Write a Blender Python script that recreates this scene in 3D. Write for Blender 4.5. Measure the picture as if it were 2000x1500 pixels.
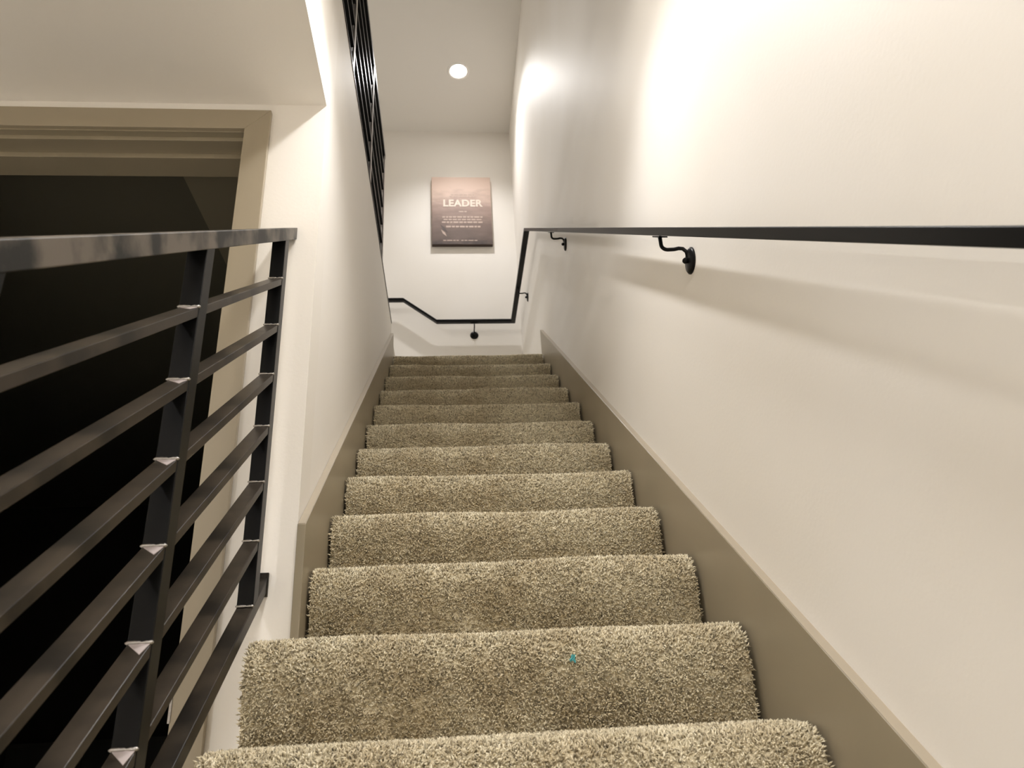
import bpy, bmesh, math, random
import numpy as np
from mathutils import Vector, Matrix

for _o in list(bpy.data.objects):
    bpy.data.objects.remove(_o)
S = bpy.context.scene
COL = S.collection

# ------------------------------------------------------------------ camera
F_PX, PITCH, YAW, ROLL = 1465.31, 0.424775, 0.0943532, -0.0546091
CAM = Vector((0.445276, -1.262841, 0.0119759))
fw = Vector((math.sin(YAW)*math.cos(PITCH), math.cos(YAW)*math.cos(PITCH), math.sin(PITCH)))
r0 = fw.cross(Vector((0, 0, 1))).normalized()
u0 = r0.cross(fw)
rt = r0*math.cos(ROLL) + u0*math.sin(ROLL)
up = -r0*math.sin(ROLL) + u0*math.cos(ROLL)
cd = bpy.data.cameras.new('camera')
cam = bpy.data.objects.new('camera', cd)
COL.objects.link(cam)
M3 = Matrix((rt, up, -fw)).transposed()
cam.matrix_world = Matrix.Translation(CAM) @ M3.to_4x4()
cd.sensor_width = 36.0
cd.lens = F_PX/2000*36.0
cd.clip_start = 0.02
cd.dof.use_dof = True
cd.dof.focus_distance = 1.75
cd.dof.aperture_fstop = 8.0
S.camera = cam

# ------------------------------------------------------------------ world, view
w = bpy.data.worlds.new('world'); S.world = w
w.use_nodes = True
w.node_tree.nodes['Background'].inputs[0].default_value = (0.9, 0.85, 0.8, 1)
w.node_tree.nodes['Background'].inputs[1].default_value = 0.05
S.view_settings.view_transform = 'Standard'
S.view_settings.look = 'None'
S.view_settings.gamma = 1
S.view_settings.use_curve_mapping = False
S.view_settings.exposure = 0.93
S.cycles.use_denoising = True
S.cycles.max_bounces = 10
S.cycles.diffuse_bounces = 7
S.cycles.sample_clamp_indirect = 6

WARM = (1.0, 0.985, 0.985)
# x, y, z of each downlight and fill lamp, power, cone degrees
LAMPS = [(0.575, 3.30, 4.92, 52, 118),      # over the landing
         (0.50, 0.16, 2.12, 30, 132),       # lower stair ceiling
         (0.45, -1.90, 2.12, 62, 146),  # added unseen soft fill over the foot of the stairs
         (-2.30, 1.6, 4.92, 260, 168),       # added unseen fill, upper floor
         (-1.60, -2.2, 1.655, 130, 172)]     # added unseen fill, soffit over the lower floor
for i, (x, y, z, p, cone) in enumerate(LAMPS):
    ld = bpy.data.lights.new('downlight_beam', 'SPOT')
    ld.energy = p; ld.color = WARM
    ld.spot_size = math.radians(cone); ld.spot_blend = 1.0
    ld.shadow_soft_size = (0.035, 0.035, 0.24, 0.6, 0.05)[i]
    lo = bpy.data.objects.new('downlight_beam', ld)
    lo.location = (x, y, z-0.02)
    COL.objects.link(lo)

# ------------------------------------------------------------------ helpers
def lin(c):
    return tuple(((v/255)/12.92 if v/255 <= .04045 else ((v/255+.055)/1.055)**2.4) for v in c) + (1,)

def mat(name, col, rough=.6, metal=0., spec=.5, bump=None, var=None, coat=0.):
    """col: linear rgb; bump=(scale,strength,distance); var=(scale, colour2, detail)"""
    m = bpy.data.materials.new(name); m.use_nodes = True
    nt = m.node_tree; b = nt.nodes['Principled BSDF']
    col = tuple(col)[:3] + (1,)
    b.inputs['Base Color'].default_value = col
    b.inputs['Roughness'].default_value = rough
    b.inputs['Metallic'].default_value = metal
    b.inputs['Specular IOR Level'].default_value = spec
    b.inputs['Coat Weight'].default_value = coat
    tc = nt.nodes.new('ShaderNodeTexCoord')
    if bump:
        n = nt.nodes.new('ShaderNodeTexNoise'); n.inputs['Scale'].default_value = bump[0]
        n.inputs['Detail'].default_value = 4
        nt.links.new(tc.outputs['Object'], n.inputs['Vector'])
        bp = nt.nodes.new('ShaderNodeBump'); bp.inputs['Strength'].default_value = bump[1]
        bp.inputs['Distance'].default_value = bump[2]
        nt.links.new(n.outputs['Fac'], bp.inputs['Height'])
        nt.links.new(bp.outputs['Normal'], b.inputs['Normal'])
    if var:
        n = nt.nodes.new('ShaderNodeTexNoise'); n.inputs['Scale'].default_value = var[0]
        n.inputs['Detail'].default_value = var[2]
        nt.links.new(tc.outputs['Object'], n.inputs['Vector'])
        rp = nt.nodes.new('ShaderNodeValToRGB')
        rp.color_ramp.elements[0].position = .43; rp.color_ramp.elements[1].position = .60
        rp.color_ramp.elements[0].color = col
        rp.color_ramp.elements[1].color = tuple(var[1])[:3] + (1,)
        nt.links.new(n.outputs['Fac'], rp.inputs['Fac'])
        nt.links.new(rp.outputs['Color'], b.inputs['Base Color'])
    return m

WALL = mat('cream_wall_paint', (.84, .81, .765), .55, bump=(120, .12, .002), var=(1.2, (.815, .78, .725), 2))
CEIL = mat('ceiling_paint', (.78, .76, .72), .8, bump=(90, .1, .002))
TAUPE = mat('taupe_satin_paint', (.31, .265, .19), .32, bump=(60, .06, .001), var=(3, (.29, .25, .178), 2))
TAUPE_L = mat('taupe_lit_edge', (.36, .31, .235), .4)  # lighter copy of the taupe for the lit top edge
TAUPE_M = mat('taupe_casing_paint', (.34, .29, .21), .38, bump=(60, .08, .001))
STEEL = mat('dark_raw_steel', (.013, .011, .009), .34, .0, .17, bump=(300, .05, .0005), var=(9, (.038, .030, .022), 6))
STEEL2 = mat('black_steel', (.005, .005, .005), .32, .0, .14, bump=(200, .05, .0005))
STEEL_TOP = mat('mottled_steel', (.012, .012, .011), .4, .0, .2, bump=(250, .08, .0006), var=(11, (.13, .112, .092), 9))
WELD = mat('weld_metal', (.35, .33, .31), .22, 1., bump=(900, .6, .001))
BRIGHT = mat('polished_steel', (.33, .31, .30), .38, .9)
SPOT = mat('painted_glint_steel', (.50, .44, .43), .5, .4)  # pale tone for the reflections painted on the bars
DARKROOM = mat('room_shade_paint', (.045, .042, .03), .8)  # dark tone paints the shade of the unlit room
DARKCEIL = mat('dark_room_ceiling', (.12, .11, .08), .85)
PALESTRIP = mat('pale_strip', (.24, .21, .15), .8)
BLACKW = mat('back_wall_shade', (.012, .012, .01), .8)
FLOORM = mat('floor_carpet', (.55, .52, .46), .95, bump=(400, .5, .004))

def carpet_mat(name, tufted):
    m = bpy.data.materials.new(name); m.use_nodes = True
    nt = m.node_tree; b = nt.nodes['Principled BSDF']
    b.inputs['Roughness'].default_value = .85
    b.inputs['Specular IOR Level'].default_value = .15
    b.inputs['Sheen Weight'].default_value = .25
    b.inputs['Sheen Tint'].default_value = (.95, .9, .75, 1)
    tc = nt.nodes.new('ShaderNodeTexCoord')
    big = nt.nodes.new('ShaderNodeTexNoise'); big.inputs['Scale'].default_value = 7
    big.inputs['Detail'].default_value = 3
    nt.links.new(tc.outputs['Object'], big.inputs['Vector'])
    if tufted:
        at = nt.nodes.new('ShaderNodeAttribute'); at.attribute_name = 'tint'
        fac = at.outputs['Fac']
    else:
        n = nt.nodes.new('ShaderNodeTexNoise'); n.inputs['Scale'].default_value = 320
        nt.links.new(tc.outputs['Object'], n.inputs['Vector']); fac = n.outputs['Fac']
    rp = nt.nodes.new('ShaderNodeValToRGB')
    e = rp.color_ramp.elements
    e[0].position = 0; e[0].color = (.27, .23, .155, 1)
    e[1].position = 1; e[1].color = (1.0, .93, .74, 1)
    q = rp.color_ramp.elements.new(.5); q.color = (.73, .65, .47, 1)
    nt.links.new(fac, rp.inputs['Fac'])
    mx = nt.nodes.new('ShaderNodeMix'); mx.data_type = 'RGBA'; mx.blend_type = 'MULTIPLY'
    rp2 = nt.nodes.new('ShaderNodeValToRGB')
    rp2.color_ramp.elements[0].position = .36; rp2.color_ramp.elements[0].color = (.80, .76, .70, 1)
    rp2.color_ramp.elements[1].position = .66; rp2.color_ramp.elements[1].color = (1, 1, 1, 1)
    nt.links.new(big.outputs['Fac'], rp2.inputs['Fac'])
    mx.inputs[0].default_value = 1
    nt.links.new(rp.outputs['Color'], mx.inputs[6])
    nt.links.new(rp2.outputs['Color'], mx.inputs[7])
    nt.links.new(mx.outputs[2], b.inputs['Base Color'])
    if not tufted:
        bp = nt.nodes.new('ShaderNodeBump'); bp.inputs['Strength'].default_value = .9
        bp.inputs['Distance'].default_value = .006
        nt.links.new(fac, bp.inputs['Height']); nt.links.new(bp.outputs['Normal'], b.inputs['Normal'])
    return m

PILE = carpet_mat('carpet_pile', True)
CARPET = carpet_mat('carpet_base', False)

WPOS = {}
def mesh_obj(name, verts, faces, m, parent=None, origin=None, smooth=False, bevel=0., seg=2):
    """verts in world space; the object's origin goes to `origin` or their centre"""
    me = bpy.data.meshes.new(name)
    vs = [Vector(v) for v in verts]
    if origin is None:
        lo = Vector([min(v[k] for v in vs) for k in range(3)])
        hi = Vector([max(v[k] for v in vs) for k in range(3)])
        origin = (lo+hi)/2
    origin = Vector(origin)
    me.from_pydata([v-origin for v in vs], [], faces)
    bm = bmesh.new(); bm.from_mesh(me)
    bmesh.ops.recalc_face_normals(bm, faces=bm.faces)
    if bevel:
        bmesh.ops.bevel(bm, geom=bm.edges[:], offset=bevel, segments=seg, affect='EDGES', profile=.5)
    bm.to_mesh(me); bm.free()
    if smooth:
        for p in me.polygons: p.use_smooth = True
    if m: me.materials.append(m)
    return place(name, me, parent, origin)

def place(name, me, parent, origin):
    o = bpy.data.objects.new(name, me)
    COL.objects.link(o)
    origin = Vector(origin)
    if parent: o.parent = parent; o.location = origin - WPOS[parent.name]
    else: o.location = origin
    WPOS[o.name] = origin
    return o

def box(name, a, b, m, parent=None, bevel=0.):
    (x0, y0, z0), (x1, y1, z1) = a, b
    v = [(x, y, z) for x in (x0, x1) for y in (y0, y1) for z in (z0, z1)]
    f = [(0, 1, 3, 2), (4, 6, 7, 5), (0, 4, 5, 1), (2, 3, 7, 6), (0, 2, 6, 4), (1, 5, 7, 3)]
    return mesh_obj(name, v, f, m, parent, bevel=bevel)

def prism_x(name, yz, x0, x1, m, parent=None, bevel=0., smooth=False):
    """polygon in (y, z) extruded along x"""
    n = len(yz)
    v = [(x0, y, z) for y, z in yz] + [(x1, y, z) for y, z in yz]
    f = [tuple(range(n)), tuple(range(n, 2*n))] + [(i, (i+1) % n, n+(i+1) % n, n+i) for i in range(n)]
    return mesh_obj(name, v, f, m, parent, bevel=bevel, smooth=smooth)

def sweep(pts, rad, n=10, flat=None):
    """tube through pts; flat=(w,h) gives a rectangular section"""
    vs, fs = [], []
    P = [Vector(p) for p in pts]
    prev = None
    for i, p in enumerate(P):
        t = (P[min(i+1, len(P)-1)] - P[max(i-1, 0)]).normalized()
        ref = Vector((0, 1, 0)) if abs(t.y) < .8 else Vector((1, 0, 0))
        if prev is not None: ref = prev
        a = (ref - t*ref.dot(t)).normalized(); prev = a
        b = t.cross(a)
        for k in range(n):
            th = 2*math.pi*k/n
            vs.append(p + (a*math.cos(th) + b*math.sin(th))*rad)
    for i in range(len(P)-1):
        for k in range(n):
            fs.append((i*n+k, i*n+(k+1) % n, (i+1)*n+(k+1) % n, (i+1)*n+k))
    fs.append(tuple(range(n))); fs.append(tuple((len(P)-1)*n+k for k in range(n)))
    return vs, fs

def lathe(centre, axis, prof, n=28):
    """prof: (radius, distance along axis)"""
    c = Vector(centre); ax = Vector(axis).normalized()
    a = ax.orthogonal().normalized(); b = ax.cross(a)
    vs, fs = [], []
    for r, d in prof:
        for k in range(n):
            th = 2*math.pi*k/n
            vs.append(c + ax*d + (a*math.cos(th)+b*math.sin(th))*max(r, 1e-4))
    for i in range(len(prof)-1):
        for k in range(n):
            fs.append((i*n+k, i*n+(k+1) % n, (i+1)*n+(k+1) % n, (i+1)*n+k))
    fs.append(tuple(range(n))); fs.append(tuple((len(prof)-1)*n+k for k in range(n)))
    return vs, fs

def thing(name, loc, label, cat, group=None):
    o = bpy.data.objects.new(name, None); COL.objects.link(o)
    o.location = loc; o.empty_display_size = .1
    WPOS[o.name] = Vector(loc)
    return tag(o, label, cat, group)

def tag(o, label, cat, group=None):
    o['label'] = label; o['category'] = cat
    if group: o['group'] = group
    return o

def struct(o, label, cat):
    o['kind'] = 'structure'; o['label'] = label; o['category'] = cat
    return o

# ------------------------------------------------------------------ dimensions
RISE, RUN = .184, .24757
SL = RISE/RUN
XW = 1.04            # right wall
XL = .112            # left stair wall face
YF = .40             # doorway wall face
YFAR = 4.0
ZC = 4.92            # high ceiling
ZLO = -.92           # lower floor
ZUP = 2.208          # upper floor
ZSOF = 1.655
def nose(i): return i*RUN, i*RISE

# ------------------------------------------------------------------ setting
struct(box('wall_right', (XW, -4.2, ZLO-.1), (XW+.12, 4.12, ZC+.1), WALL),
       'tall cream wall along the right of the stairs carrying the dark handrail', 'wall')
struct(box('wall_far', (-3.1, YFAR, 2.0-.25), (XW+.12, YFAR+.12, ZC+.1), WALL),
       'cream end wall behind the landing with the brown canvas', 'wall')
struct(box('wall_left', (0, YF+.11, ZLO), (XL, 2.78, 2.262), WALL),
       'cream wall on the left of the upper flight under the steel guard', 'wall')
# wall with the doorway
OX0, OX1, OZ = -1.02, -.10, 1.556
wd = mesh_obj('wall_doorway',
    [(x, y, z) for y in (YF, YF+.11) for x, z in
     ((-3, ZLO), (OX0, ZLO), (OX0, OZ), (OX1, OZ), (OX1, ZLO), (XL, ZLO), (XL, 2.262), (-3, 2.262))],
    [(0, 1, 2, 7), (2, 3, 6, 7), (3, 4, 5, 6), (8, 9, 10, 15), (10, 11, 14, 15), (11, 12, 13, 14),
     (1, 2, 10, 9), (2, 3, 11, 10), (3, 4, 12, 11), (7, 6, 14, 15), (0, 7, 15, 8), (5, 6, 14, 13), (0, 1, 9, 8), (4, 5, 13, 12)], WALL)
struct(wd, 'cream wall around the dark doorway behind the stair railing', 'wall')
struct(box('wall_back', (-3.1, -4.2, ZLO-.1), (XW, -4.1, ZC+.1), WALL), 'cream wall behind the camera', 'wall')
struct(box('wall_outer', (-3.2, -4.2, ZLO-.1), (-3.1, 4.8, ZC+.1), WALL), 'cream wall at the far left of the upper floor', 'wall')
struct(box('ceiling', (-3.1, -4.1, ZC), (XW, YFAR, ZC+.1), CEIL), 'pale flat ceiling high above the landing', 'ceiling')
# upper floor slab, its underside is the soffit over the doorway
struct(box('ceiling_soffit', (-3.1, -4.1, ZSOF), (XL, YF, 2.262), WALL),
       'cream soffit above the doorway at the top left', 'ceiling')
struct(box('ceiling_lower', (XL, -4.1, 2.12), (XW, .26, 2.262), CEIL), 'ceiling over the lowest steps', 'ceiling')
struct(box('floor_upper', (-3.1, YF+.111, ZSOF+.06), (0, 4.8, ZUP), FLOORM), 'floor of the upper level left of the landing', 'floor')
struct(box('floor', (-3.1, -4.1, ZLO-.1), (XW, 4.8, ZLO), FLOORM), 'dark carpeted lower floor', 'floor')
struct(box('floor_landing', (XL-.112, 2.781, 1.78), (XW, YFAR, 2.012), FLOORM), 'slab of the top landing', 'floor')
struct(box('floor_step', (0, 2.80, 2.012), (XL, YFAR, ZUP), FLOORM), 'single step from the landing to the upper floor', 'floor')

# unlit room behind the doorway, its shade put into dark surface colours
struct(box('wall_room_back', (-3.1, 4.55, ZLO), (0, 4.65, ZSOF+.06), BLACKW), 'back wall of the unlit room, coloured near black for its lack of light', 'wall')
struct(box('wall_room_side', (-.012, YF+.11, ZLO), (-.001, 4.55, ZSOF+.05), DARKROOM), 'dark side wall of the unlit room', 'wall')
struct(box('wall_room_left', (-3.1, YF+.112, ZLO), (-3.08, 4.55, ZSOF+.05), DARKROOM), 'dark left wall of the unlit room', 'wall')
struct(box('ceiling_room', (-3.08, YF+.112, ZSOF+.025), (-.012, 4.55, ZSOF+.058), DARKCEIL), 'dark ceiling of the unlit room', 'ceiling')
struct(box('trim_1', (-.385, YF+.17, ZSOF-.0), (-.013, 4.5, ZSOF+.024), PALESTRIP), 'lighter dropped strip on the ceiling of the unlit room', 'trim')  # lower strip in a paler tone than the ceiling around it
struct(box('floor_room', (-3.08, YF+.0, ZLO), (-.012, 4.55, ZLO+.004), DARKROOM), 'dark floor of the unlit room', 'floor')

# ------------------------------------------------------------------ doorway frame
dr = thing('door_1', (-.56, YF, ZLO), 'taupe painted door frame around the dark doorway', 'doorway')
dr['kind'] = 'structure'
CW = .068
cy0 = YF-.016
# mitred casing pieces
def casing(name, pts, m):
    n = len(pts)
    v = [(x, cy0, z) for x, z in pts] + [(x, YF-.0005, z) for x, z in pts]
    f = [tuple(range(n)), tuple(range(n, 2*n))] + [(i, (i+1) % n, n+(i+1) % n, n+i) for i in range(n)]
    return mesh_obj(name, v, f, m, dr, bevel=.0015)
xo, xi, zo, zi = OX1+CW-.005, OX1-.005, OZ+CW-.004, OZ-.004
casing('side_casing', [(xo, ZLO), (xo, zo), (xi, zi), (xi, ZLO)], TAUPE_M)
casing('head_casing', [(xo, zo), (xi, zi), (OX0, zi), (OX0-CW, zo)], TAUPE_M)
casing('side_casing', [(OX0-CW, zo), (OX0, zi), (OX0, ZLO), (OX0-CW, ZLO)], TAUPE_M)
box('jamb', (OX1-.004, YF, ZLO), (OX1+.014-.015, YF+.15, OZ-.004), TAUPE, dr)
box('jamb', (OX0, YF, ZLO), (OX0+.012, YF+.15, OZ-.004), TAUPE, dr)
box('head_jamb', (OX0+.012, YF-.004, OZ-.008), (OX1-.004, YF+.15, OZ), TAUPE, dr)
box('door_stop', (OX0+.012, YF+.016, OZ-.021), (OX1-.004, YF+.07, OZ-.008), TAUPE, dr, bevel=.001)
box('door_stop', (OX0+.012, YF+.070, OZ-.036), (OX1-.004, YF+.15, OZ-.008), TAUPE, dr, bevel=.001)
st = box('strike_plate', (xi-.004, cy0-.0015, .045), (xi+.002, cy0+.02, .105), WELD, dr, bevel=.001)
st['label'] = 'small chrome strike plate on the door jamb'

# ------------------------------------------------------------------ staircase
stairs = thing('staircase', (.57, 0, ZLO), 'straight flight of steps covered in thick greenish beige shag carpet', 'staircase')

PROF = [(.262, -.012), (.05, -.012), (.022, -.013), (.002, -.017), (-.012, -.024), (-.022, -.035),
        (-.029, -.05), (-.0325, -.068), (-.033, -.09), (-.031, -.115), (-.027, -.145), (-.022, -.18), (-.02, -.196)]
def step_mesh(x0, x1, depth=None, seed=0):
    """carpet base of one step, local coords: y, z from the nosing line; x absolute"""
    prof = list(PROF)
    if depth: prof[0] = (depth, -.012)
    else: prof[0] = (.26, -.012)
    back = [(prof[0][0], -.196)]
    yz = prof + back
    n = len(yz); nx = 24
    rnd = random.Random(seed)
    ph = [rnd.uniform(0, 6.3) for _ in range(4)]
    vs, fs = [], []
    for j in range(nx+1):
        t = j/nx; x = x0+(x1-x0)*t
        wob = .0022*math.sin(t*5+ph[0]) + .0014*math.sin(t*13+ph[1])
        for k, (y, z) in enumerate(yz):
            zz = z+(wob if 0 < k < 8 else 0)
            yy = y+(.002*math.sin(t*9+ph[2]) if 1 < k < 10 else 0)
            vs.append((x, yy, zz))
    for j in range(nx):
        for k in range(n):
            fs.append((j*n+k, j*n+(k+1) % n, (j+1)*n+(k+1) % n, (j+1)*n+k))
    fs.append(tuple(range(n))); fs.append(tuple(nx*n+k for k in range(n)))
    me = bpy.data.meshes.new('step'); me.from_pydata(vs, [], fs)
    bm = bmesh.new(); bm.from_mesh(me); bmesh.ops.recalc_face_normals(bm, faces=bm.faces); bm.to_mesh(me); bm.free()
    me.materials.append(CARPET)
    return me, ph

def pile_mesh(x0, x1, ph, seed, dens=76000, depth=None, scale=1.):
    """thousands of bent, tapering yarn tufts standing on the carpet base"""
    rng = np.random.default_rng(seed)
    P = np.array(PROF[1:], float)
    dseg = np.linalg.norm(np.diff(P, axis=0), axis=1); L = dseg.sum()
    nf = int(L*(x1-x0)*dens)
    s = rng.random(nf)*L
    cum = np.concatenate([[0], np.cumsum(dseg)])
    k = np.clip(np.searchsorted(cum, s)-1, 0, len(dseg)-1)
    t = (s-cum[k])/dseg[k]
    yz = P[k]+(P[k+1]-P[k])*t[:, None]
    # smooth normals
    segn = np.stack([-(P[1:]-P[:-1])[:, 1]*-1, (P[1:]-P[:-1])[:, 0]*-1], 1)
    segn = np.stack([(P[1:]-P[:-1])[:, 1], -(P[1:]-P[:-1])[:, 0]], 1)
    segn /= np.linalg.norm(segn, axis=1)[:, None]
    vn = np.vstack([segn[:1], (segn[1:]+segn[:-1])/2, segn[-1:]])
    nyz = vn[k]*(1-t)[:, None]+vn[k+1]*t[:, None]
    nyz /= np.linalg.norm(nyz, axis=1)[:, None]
    x = x0+(x1-x0)*rng.random(nf)
    tt = (x-x0)/(x1-x0)
    pos = np.stack([x, yz[:, 0]+.002*np.sin(tt*9+ph[2]), yz[:, 1]+.0022*np.sin(tt*5+ph[0])+.0014*np.sin(tt*13+ph[1])], 1)
    nor = np.stack([np.zeros(nf), nyz[:, 0], nyz[:, 1]], 1)
    # lean outwards near the two cut ends
    e0 = np.exp(-(x-x0)/.006); e1 = np.exp(-(x1-x)/.006)
    nor[:, 0] += -1.0*e0+1.0*e1
    # tread, sparser and wider tufts
    dp = (depth or .26)
    nt = int((dp-.05)*(x1-x0)*(30000 if not depth else 12000))
    xt = x0+(x1-x0)*rng.random(nt)
    yt = .05+(dp-.05)*rng.random(nt)
    pos = np.vstack([pos, np.stack([xt, yt, np.full(nt, -.012)], 1)])
    nor = np.vstack([nor, np.tile([0, 0, 1.], (nt, 1))])
    N = nf+nt
    big = np.concatenate([np.ones(nf), np.full(nt, 1.7)])*scale
    # low frequency brushing direction
    fx = np.sin(pos[:, 0]*11+ph[0]*3)+np.sin(pos[:, 0]*23+pos[:, 2]*31+ph[1])
    fz = np.sin(pos[:, 2]*27+pos[:, 0]*9+ph[3])
    lean = rng.normal(0, .42, (N, 3)); lean[:, 0] += fx*.12; lean[:, 2] += fz*.14+.05
    d1 = nor+lean*.7; d1 /= np.linalg.norm(d1, axis=1)[:, None]
    d2 = nor*.75+lean*1.35+rng.normal(0, .55, (N, 3)); d2 /= np.linalg.norm(d2, axis=1)[:, None]
    ln = rng.uniform(.0085, .0128, N)
    a = np.cross(d1, rng.normal(0, 1, (N, 3))); a /= np.linalg.norm(a, axis=1)[:, None]
    b = np.cross(d1, a)
    r = rng.uniform(.0013, .0020, N)*big
    root = pos-nor*.001
    mid = root+d1*(ln*.55)[:, None]
    tip = mid+d2*(ln*.45)[:, None]
    V = np.zeros((N, 7, 3))
    for q in range(3):
        c, sn = math.cos(q*2.0944), math.sin(q*2.0944)
        V[:, q] = root+(a*c+b*sn)*(r*.9)[:, None]
        c, sn = math.cos(q*2.0944+.6), math.sin(q*2.0944+.6)
        V[:, 3+q] = mid+(a*c+b*sn)*(r*1.12)[:, None]
    V[:, 6] = tip
    tri = []
    for q in range(3):
        w2 = (q+1) % 3
        tri += [(q, w2, 3+w2), (q, 3+w2, 3+q), (3+q, 3+w2, 6)]
    T = (np.array(tri)[None]+np.arange(N)[:, None, None]*7).reshape(-1)
    me = bpy.data.meshes.new('carpet_pile')
    me.vertices.add(N*7); me.vertices.foreach_set('co', V.reshape(-1).astype(np.float32))
    me.loops.add(len(T)); me.loops.foreach_set('vertex_index', T.astype(np.int32))
    nfc = len(T)//3
    me.polygons.add(nfc)
    me.polygons.foreach_set('loop_start', np.arange(0, len(T), 3, dtype=np.int32))
    me.polygons.foreach_set('use_smooth', np.ones(nfc, dtype=bool))
    me.update(calc_edges=True)
    at = me.attributes.new('tint', 'FLOAT', 'POINT')
    base = np.clip(rng.normal(.52, .24, N)+(rng.random(N) < .1)*-.35, 0, 1)
    at.data.foreach_set('value', np.repeat(base, 7).astype(np.float32))
    me.materials.append(PILE)
    return me

SX0, SX1 = .137, 1.010       # carpet width beside the walls
WX0 = .072                   # open lower steps reach further left
wide, wph = step_mesh(WX0, SX1, seed=1)
wide_pile = [pile_mesh(WX0, SX1, wph, 11), pile_mesh(WX0, SX1, wph, 12)]
reg = []
for sd in (3, 4, 5):
    me, ph = step_mesh(SX0, SX1, seed=sd)
    reg.append((me, pile_mesh(SX0, SX1, ph, sd+20)))
topm, tph = step_mesh(SX0, SX1, depth=1.26, seed=9)
topp = pile_mesh(SX0, SX1, tph, 40, depth=1.26)
for i in range(-4, 12):
    y, z = nose(i)
    if i <= 1: me, pl = wide, wide_pile[i % 2]
    elif i == 11: me, pl = topm, topp
    else: me, pl = reg[i % 3]
    s = place('carpeted_step', me, stairs, (0, y, z))
    p = place('carpet_pile', pl, s, (0, y, z)); p['kind'] = 'stuff'

# body of the flight under the carpet
def body(i0, i1, x0, x1, m, name):
    pts = []
    for i in range(i0, i1+1):
        y, z = nose(i)
        pts += [(y+.004, z-RISE-.03), (y+.004, z-.032)]
    yN, zN = nose(i1)
    y0, z0 = nose(i0)
    pts += [(yN+.2, zN-.032), (yN+.2, zN-.35)]
    if i0 > -4: pts += [(y0+.004, z0-RISE-.3)]
    else: pts = [(y0+.004, ZLO)]+pts[1:] + [(y0+.4, ZLO)]
    return prism_x(name, pts, x0, x1, m, stairs)
body(-4, 1, WX0+.006, 1.000, WALL, 'flight_body')
body(2, 11, .140, 1.000, TAUPE, 'flight_body')

# skirt boards (stringers) on both walls
def stringer(x0, x1, ya, yb, name, lab):
    off = .141
    pts = [(ya, ya*SL+off), (yb, yb*SL+off), (yb, yb*SL-.02 if yb > 2 else yb*SL-.3), (yb-.25, (yb-.25)*SL-.3), (ya, ya*SL-.3)]
    return struct(prism_x(name, pts, x0, x1, TAUPE, None, bevel=.0012), lab, 'skirting')
sleft = stringer(XL, .130, YF-.004, 2.74, 'trim_2', 'taupe sloping skirt board on the left side of the stairs')
sr = stringer(1.022, XW, -1.0, 2.80, 'trim_3', 'taupe sloping skirt board on the right side of the stairs')
# lighter taupe strips paint in the light on the top edges
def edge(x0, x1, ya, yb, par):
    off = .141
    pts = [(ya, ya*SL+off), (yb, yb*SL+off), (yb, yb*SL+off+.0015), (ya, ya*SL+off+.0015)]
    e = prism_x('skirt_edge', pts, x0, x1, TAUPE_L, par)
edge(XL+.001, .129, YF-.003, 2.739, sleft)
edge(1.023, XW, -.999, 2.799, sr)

# ------------------------------------------------------------------ steel railings
def rail_box(name, ya, yb, c0, c1, x0, x1, slope, m, parent, bevel=.0012):
    """bar that follows the slope; c = height above the nosing line"""
    pts = [(ya, ya*slope+c0), (yb, yb*slope+c0), (yb, yb*slope+c1), (ya, ya*slope+c1)]
    return prism_x(name, pts, x0, x1, m, parent, bevel=bevel)

weld_me = None
def weld(parent, x, y, z):
    global weld_me
    if weld_me is None:
        vs, fs = [], []
        rnd = random.Random(5)
        n = 12; k = 6
        for i in range(n+1):
            xx = -.018+.036*i/n
            r = .0026*(1+.35*rnd.uniform(-1, 1)) if 0 < i < n else .001
            for q in range(k):
                th = 2*math.pi*q/k
                vs.append((xx, r*math.cos(th), r*math.sin(th)))
        for i in range(n):
            for q in range(k):
                fs.append((i*k+q, i*k+(q+1) % k, (i+1)*k+(q+1) % k, (i+1)*k+q))
        fs.append(tuple(range(k))); fs.append(tuple(n*k+q for q in range(k)))
        weld_me = bpy.data.meshes.new('weld_bead'); weld_me.from_pydata(vs, [], fs)
        for p in weld_me.polygons: p.use_smooth = True
        weld_me.materials.append(WELD)
    place('weld_bead', weld_me, parent, (x, y, z))

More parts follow.
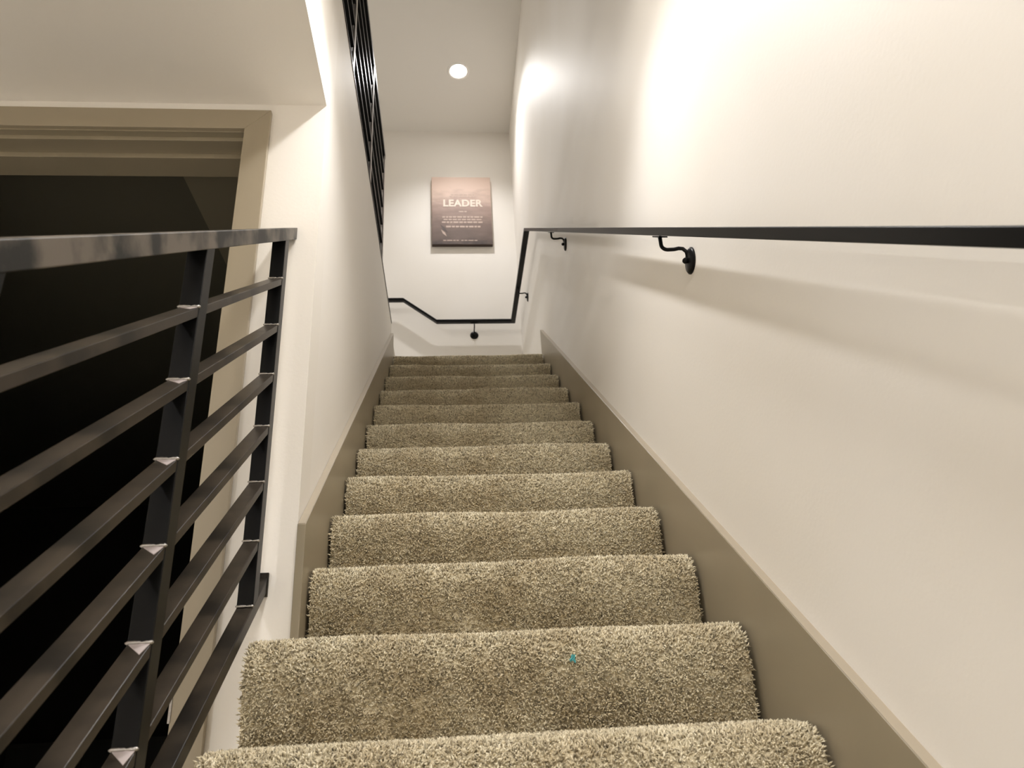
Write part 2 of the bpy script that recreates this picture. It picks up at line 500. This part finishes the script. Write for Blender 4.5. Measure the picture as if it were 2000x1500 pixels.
rl = thing('stair_railing', (.042, .31, .25), 'dark steel railing with sloping flat bars beside the lowest steps', 'railing')
RX0, RX1 = .026, .058
posts = [-1.205, -.703, -.205, .293]
PT = .034
rail_box('top_rail', -1.21, .399, .895, .932, RX0-.001, RX1+.001, SL, STEEL_TOP, rl, .0015)
rail_box('bottom_rail', -1.18, .399, -.004, .028, RX0, RX1, SL, STEEL, rl, .0015)
for k, py in enumerate(posts):
    z0 = py*SL+.026 if k else ZLO
    zt0, zt1 = py*SL+.896, (py+PT)*SL+.896
    zb0, zb1 = (py*SL+.027, (py+PT)*SL+.027) if k else (ZLO, ZLO)
    prism_x('post', [(py, zb0), (py+PT, zb1), (py+PT, zt1), (py, zt0)], RX0, RX1, STEEL2, rl, bevel=.0012)
for k in range(len(posts)-1):
    ya, yb = posts[k]+PT, posts[k+1]
    for c in (.158, .283, .409, .534, .660, .786):
        b = rail_box('bar', ya-.0005, yb+.0005, c-.018, c, RX0+.001, RX1-.001, SL, STEEL, rl, .001)
        if k == 1:  # pale wedges paint the bright reflection beside the post
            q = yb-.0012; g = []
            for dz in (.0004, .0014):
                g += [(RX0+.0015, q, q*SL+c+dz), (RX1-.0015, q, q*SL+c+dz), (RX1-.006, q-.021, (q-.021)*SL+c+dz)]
            mesh_obj('painted_glint', g, [(0, 1, 2), (3, 5, 4), (0, 3, 4, 1), (1, 4, 5, 2), (2, 5, 3, 0)], SPOT, b)
        if k: weld(b, (RX0+RX1)/2, yb-.001, yb*SL+c+.001)
    if k: weld(rl, (RX0+RX1)/2, yb-.001, yb*SL+.030)
foot = box('wall_shoe', (RX0-.004, YF-.008, YF*SL-.016), (RX1+.002, YF-.001, YF*SL+.034), STEEL, rl, bevel=.001)

ul = thing('upper_guard_railing', (.075, 1.3, 2.262), 'dark steel guard railing along the edge of the upper floor', 'railing')
UX0, UX1 = .060, .092
uy0, uy1 = .30, 2.32
def ubar(name, z0, z1, m=STEEL, x0=UX0, x1=UX1, ya=uy0, yb=uy1, bv=.0012):
    return box(name, (x0, ya, z0), (x1, yb, z1), m, ul, bevel=bv)
ubar('base_plate', 2.262, 2.272, STEEL2, .03, .115, .262, 2.775, .001)
ubar('top_rail', 3.163, 3.20, STEEL2, UX0-.001, UX1+.001, uy0, uy1+PT, .0015)
ubar('bottom_rail', 2.285, 2.300, STEEL2)
up_posts = [.30, .97, 1.645, uy1]
for py in up_posts:
    for xc in (UX0+.004, (UX0+UX1)/2, UX1-.004):
        box('post', (xc-.004, py, 2.272), (xc+.004, py+PT, 3.163), BRIGHT, ul, bevel=.001)
for k in range(3):
    for z in (2.425, 2.550, 2.675, 2.80, 2.925, 3.05):
        ubar('bar', z-.018, z, STEEL2, UX0+.001, UX1-.001, up_posts[k]+PT, up_posts[k+1], .001)

# ------------------------------------------------------------------ wall handrail
HX0, HX1 = .954, .989
hr = thing('handrail', (.97, 1.0, 1.7), 'black flat steel handrail running up the right wall and around the landing', 'handrail')
HS = .7316
def hz(y): return .394+HS*(y+.747)
HY0, HYK = -1.45, 2.715
ZL = hz(HYK)
TH = .0235
ycl0, ycl1 = YFAR-.094, YFAR-.06
prism_x('sloping_rail', [(HY0, hz(HY0)-TH*1.1), (HYK, ZL-TH), (HYK, ZL), (HY0, hz(HY0))], HX0, HX1, STEEL2, hr, bevel=.0015)
box('landing_rail', (HX0, HYK, ZL-TH), (HX1, ycl1, ZL), STEEL2, hr, bevel=.0015)
# far wall: level, up at the slope, level again
fx = [(HX0, 0), (.370, 0), (.108, .198), (-.9, .198)]
v, f = [], []
for x, dz in fx:
    for yy in (ycl0, ycl1):
        for zz in (ZL-TH, ZL): v.append((x, yy, zz+dz))
for i in range(3):
    a = i*4; b = a+4
    f += [(a, a+1, b+1, b), (a+2, b+2, b+3, a+3), (a, b, b+2, a+2), (a+1, a+3, b+3, b+1)]
f += [(0, 2, 3, 1), (12, 13, 15, 14)]
mesh_obj('end_wall_rail', v, f, STEEL2, hr, bevel=.001)

def bracket(px, py, pz, ax, rail_dir=(0, 1, 0)):
    """px,py,pz: point under the rail; ax: unit vector from rail to wall"""
    ax = Vector(ax); gap = (XW-px) if ax.x else (YFAR-py)
    P = Vector((px, py, pz)); Z = Vector((0, 0, 1)); D = Vector(rail_dir).normalized()
    tab = []
    side = ax if ax.x else ax
    for a in (-.03, .03):
        for b in (-.011, .011):
            for c in (-.004, 0): tab.append(P+D*a+side*b+Z*c)
    # arm: down, a round bend, over to the wall, then down into the plate
    pts = [P-Z*.002, P-Z*.012, P-Z*.026]
    R = .014
    for k in range(1, 6):
        th = k/5*math.pi/2
        pts.append(P-Z*(.026+R*math.sin(th)) + ax*(R*(1-math.cos(th))))
    pts.append(P-Z*.039+ax*(gap*.45))
    pts.append(P-Z*.036+ax*(gap*.62))
    pts.append(P-Z*.037+ax*(gap-.016))
    pts.append(P-Z*.046+ax*(gap-.008))
    pts.append(P-Z*.062+ax*(gap-.006))
    vs, fs = sweep(pts, .0048)
    arm = mesh_obj('bracket', vs, fs, STEEL2, hr, smooth=True)
    n = [(0, 1, 3, 2), (4, 6, 7, 5), (0, 4, 5, 1), (2, 3, 7, 6), (0, 2, 6, 4), (1, 5, 7, 3)]
    mesh_obj('saddle_plate', tab, n, STEEL2, arm, bevel=.001)
    C = P-Z*.072+ax*gap
    vs, fs = lathe(C, -ax, [(.033, 0), (.033, .003), (.029, .0065), (.016, .009), (.0, .0095)])
    mesh_obj('wall_plate', vs, fs, STEEL2, arm, smooth=True)
    vs, fs = lathe(C, -ax, [(.006, .008), (.0075, .012), (.0075, .017), (.004, .021), (.0, .022)], 14)
    mesh_obj('screw_cap', vs, fs, STEEL2, arm, smooth=True)
hxm = (HX0+HX1)/2
for by in (-1.28, .235, 1.80):
    bracket(hxm, by, hz(by)-TH-.003, (1, 0, 0), (0, 1, HS))
bracket(hxm, 3.42, ZL-TH, (1, 0, 0))
bracket(.664, (ycl0+ycl1)/2, ZL-TH, (0, 1, 0), (1, 0, 0))
bracket(-.5, (ycl0+ycl1)/2, ZL-TH+.198, (0, 1, 0), (1, 0, 0))

# ------------------------------------------------------------------ canvas on the end wall
cv = thing('wall_canvas', (.588, YFAR-.02, 3.67), 'brown printed canvas with pale lettering hanging on the end wall', 'wall art')
cx0, cx1, cz0, cz1 = .336, .844, 3.672, 4.377
PR = bpy.data.materials.new('printed_canvas'); PR.use_nodes = True
nt = PR.node_tree; b = nt.nodes['Principled BSDF']
tc = nt.nodes.new('ShaderNodeTexCoord')
sp = nt.nodes.new('ShaderNodeSeparateXYZ'); nt.links.new(tc.outputs['Generated'], sp.inputs[0])
nz = nt.nodes.new('ShaderNodeTexNoise'); nz.inputs['Scale'].default_value = 3.5; nz.inputs['Detail'].default_value = 5
mp = nt.nodes.new('ShaderNodeMapping'); mp.inputs['Scale'].default_value = (1, 1, 3.2); mp.inputs['Rotation'].default_value = (0, .35, 0)
nt.links.new(tc.outputs['Generated'], mp.inputs[0]); nt.links.new(mp.outputs[0], nz.inputs['Vector'])
ad = nt.nodes.new('ShaderNodeMath'); ad.operation = 'MULTIPLY_ADD'
nt.links.new(nz.outputs['Fac'], ad.inputs[0]); ad.inputs[1].default_value = .38
nt.links.new(sp.outputs['Z'], ad.inputs[2])
rp = nt.nodes.new('ShaderNodeValToRGB')  # brown print, paler towards the top to paint in the lamp glare
e = rp.color_ramp.elements
e[0].position = .16; e[0].color = (.035, .022, .018, 1)
e[1].position = 1.15 if False else 1.0; e[1].color = (.66, .50, .42, 1)
for ps, c in ((.28, (.11, .075, .06)), (.5, (.17, .115, .095)), (.74, (.34, .24, .20))):
    q = rp.color_ramp.elements.new(ps); q.color = c+(1,)
nt.links.new(ad.outputs[0], rp.inputs['Fac']); nt.links.new(rp.outputs['Color'], b.inputs['Base Color'])
b.inputs['Roughness'].default_value = .6
b.inputs['Specular IOR Level'].default_value = .4
panel = box('canvas_panel', (cx0, YFAR-.038, cz0), (cx1, YFAR-.001, cz1), PR, cv, bevel=.003)
INK = mat('pale_ink', (.72, .62, .53), .6)
INK2 = mat('faded_ink', (.45, .34, .28), .6)
def text(body_, size, cx, cz, name='lettering', m=INK, sx=1., off=.0):
    cu = bpy.data.curves.new(name, 'FONT'); cu.body = body_; cu.size = size
    cu.align_x = 'CENTER'; cu.align_y = 'CENTER'; cu.extrude = .0008; cu.offset = off
    cu.space_character = 1.06
    tmp = bpy.data.objects.new('t', cu); COL.objects.link(tmp)
    bpy.context.view_layer.update()
    me = bpy.data.meshes.new_from_object(tmp.evaluated_get(bpy.context.evaluated_depsgraph_get()))
    bpy.data.objects.remove(tmp)
    me.transform(Matrix.Rotation(math.pi/2, 4, 'X') @ Matrix.Diagonal((sx, 1, 1, 1)))
    me.materials.clear(); me.materials.append(m)
    return place(name, me, cv, (cx, YFAR-.0392, cz))
ccx = .598
text('LEADER', .098, ccx, 4.092, sx=.93, off=.0035)
# rows of small print, too small to read: word-long dashes
def dashes(rows, name, m):
    v, f = [], []
    rnd = random.Random(8)
    for z, x0, x1, h in rows:
        x = x0
        while x < x1-.006:
            wdt = min(rnd.uniform(.018, .045), x1-x)
            k = len(v)
            v += [(x, YFAR-.0390, z-h/2), (x+wdt, YFAR-.0390, z-h/2), (x+wdt, YFAR-.0390, z+h/2), (x, YFAR-.0390, z+h/2),
                  (x, YFAR-.0380, z-h/2), (x+wdt, YFAR-.0380, z-h/2), (x+wdt, YFAR-.0380, z+h/2), (x, YFAR-.0380, z+h/2)]
            f += [(k, k+1, k+2, k+3), (k, k+4, k+5, k+1), (k+2, k+6, k+7, k+3), (k, k+3, k+7, k+4), (k+1, k+5, k+6, k+2)]
            x += wdt+.007
    o = mesh_obj(name, v, f, m, cv); o['kind'] = 'stuff'
    return o
dashes([(4.165, .49, .71, .012), (4.185, .50, .70, .008), (4.008, .565, .635, .012),
        (3.951, .425, .775, .016), (3.925, .435, .76, .013), (3.897, .42, .775, .016), (3.852, .455, .745, .017)], 'small_print', INK2)
dashes([(3.712, .43, .56, .008), (3.712, .58, .72, .008)], 'small_print', INK2)

def streak(x0, z0, x1, z1, wd_, m):
    d = Vector((x1-x0, 0, z1-z0)).normalized(); n_ = Vector((-d.z, 0, d.x))*wd_/2
    a_, b_ = Vector((x0, YFAR-.0388, z0)), Vector((x1, YFAR-.0388, z1)); c_ = (a_+b_)/2
    k_ = [a_, c_-n_, b_, c_+n_]
    v_ = k_+[p+Vector((0, .0008, 0)) for p in k_]
    mesh_obj('print_stroke', v_, [(0, 1, 2, 3), (4, 5, 6, 7), (0, 1, 5, 4), (1, 2, 6, 5), (2, 3, 7, 6), (3, 0, 4, 7)], m, cv)
streak(.412, 3.822, .460, 3.752, .022, INK2)
streak(.405, 3.875, .470, 3.790, .026, mat('dark_ink', (.07, .045, .036), .6))

# ------------------------------------------------------------------ recessed downlights and added fill lamps
EM = bpy.data.materials.new('lamp_lens'); EM.use_nodes = True
eb = EM.node_tree.nodes['Principled BSDF']
eb.inputs['Emission Color'].default_value = (1, .95, .88, 1)
eb.inputs['Emission Strength'].default_value = 30
TRIMW = mat('white_lamp_trim', (.85, .83, .8), .4)
labels = ['glowing round downlight in the ceiling above the landing',
          'downlight in the low ceiling over the bottom steps',
          'round added fill light, unseen, over the foot of the stairs',
          'added fill lamp, unseen, in the upper floor ceiling beside the guard railing',
          'added fill lamp, unseen, in the low soffit left of the railing']
for (x, y, z, p, cone), lb in zip(LAMPS, labels):
    t = thing('ceiling_downlight', (x, y, z), lb, 'ceiling light', 'recessed downlights')
    k = 4.0 if lb.startswith('round') else 1.2
    vs, fs = lathe((x, y, z), (0, 0, -1), [(.078*k, 0), (.076*k, .004), (.062*k, .006), (.055*k, .001)], 32)
    mesh_obj('trim_ring', vs, fs[:-2], TRIMW, t, smooth=True)
    vs, fs = lathe((x, y, z), (0, 0, -1), [(.056*k, .0005), (.054*k, .002), (.0, .0035)], 32)
    mesh_obj('lens', vs, fs, EM, t, smooth=True)

# ------------------------------------------------------------------ teal speck of lint on the carpet
rnd = random.Random(3)
vs, fs = [], []
c = Vector((.670, .2005, .116))
for s_ in range(6):
    a = rnd.uniform(0, 6.28)
    p0 = c+Vector((rnd.uniform(-.003, .003), rnd.uniform(-.002, .002), rnd.uniform(-.003, .003)))
    p1 = p0+Vector((math.cos(a)*.007, -.001, math.sin(a)*.006))
    p2 = p0-Vector((math.cos(a+.6)*.006, .001, math.sin(a+.6)*.006))
    vv, ff = sweep([p2, p0, p1], .0013, 6)
    k = len(vs); vs += vv; fs += [tuple(q+k for q in g) for g in ff]
LINT = mat('teal_lint', (.08, .42, .46), .7)
tag(mesh_obj('lint_speck', vs, fs, LINT), 'tiny teal fluff stuck on the second step', 'lint')

# ------------------------------------------------------------------ things in the unlit room
CAB = mat('dark_cabinet', (.03, .03, .025), .6)
cb = thing('storage_cabinet', (-1.5, 4.3, ZLO+.004), 'low dark cabinet standing in the unlit room beyond the doorway', 'cabinet')
box('body', (-2.3, 4.1, ZLO+.004), (-.9, 4.54, .05), CAB, cb, bevel=.003)
for k in range(3):
    d = box('door', (-2.29+k*.465, 4.08, ZLO+.05), (-1.84+k*.465, 4.099, .03), CAB, cb, bevel=.002)
    box('knob', (-1.88+k*.465, 4.06, -.35), (-1.86+k*.465, 4.08, -.33), WELD, d, bevel=.003)
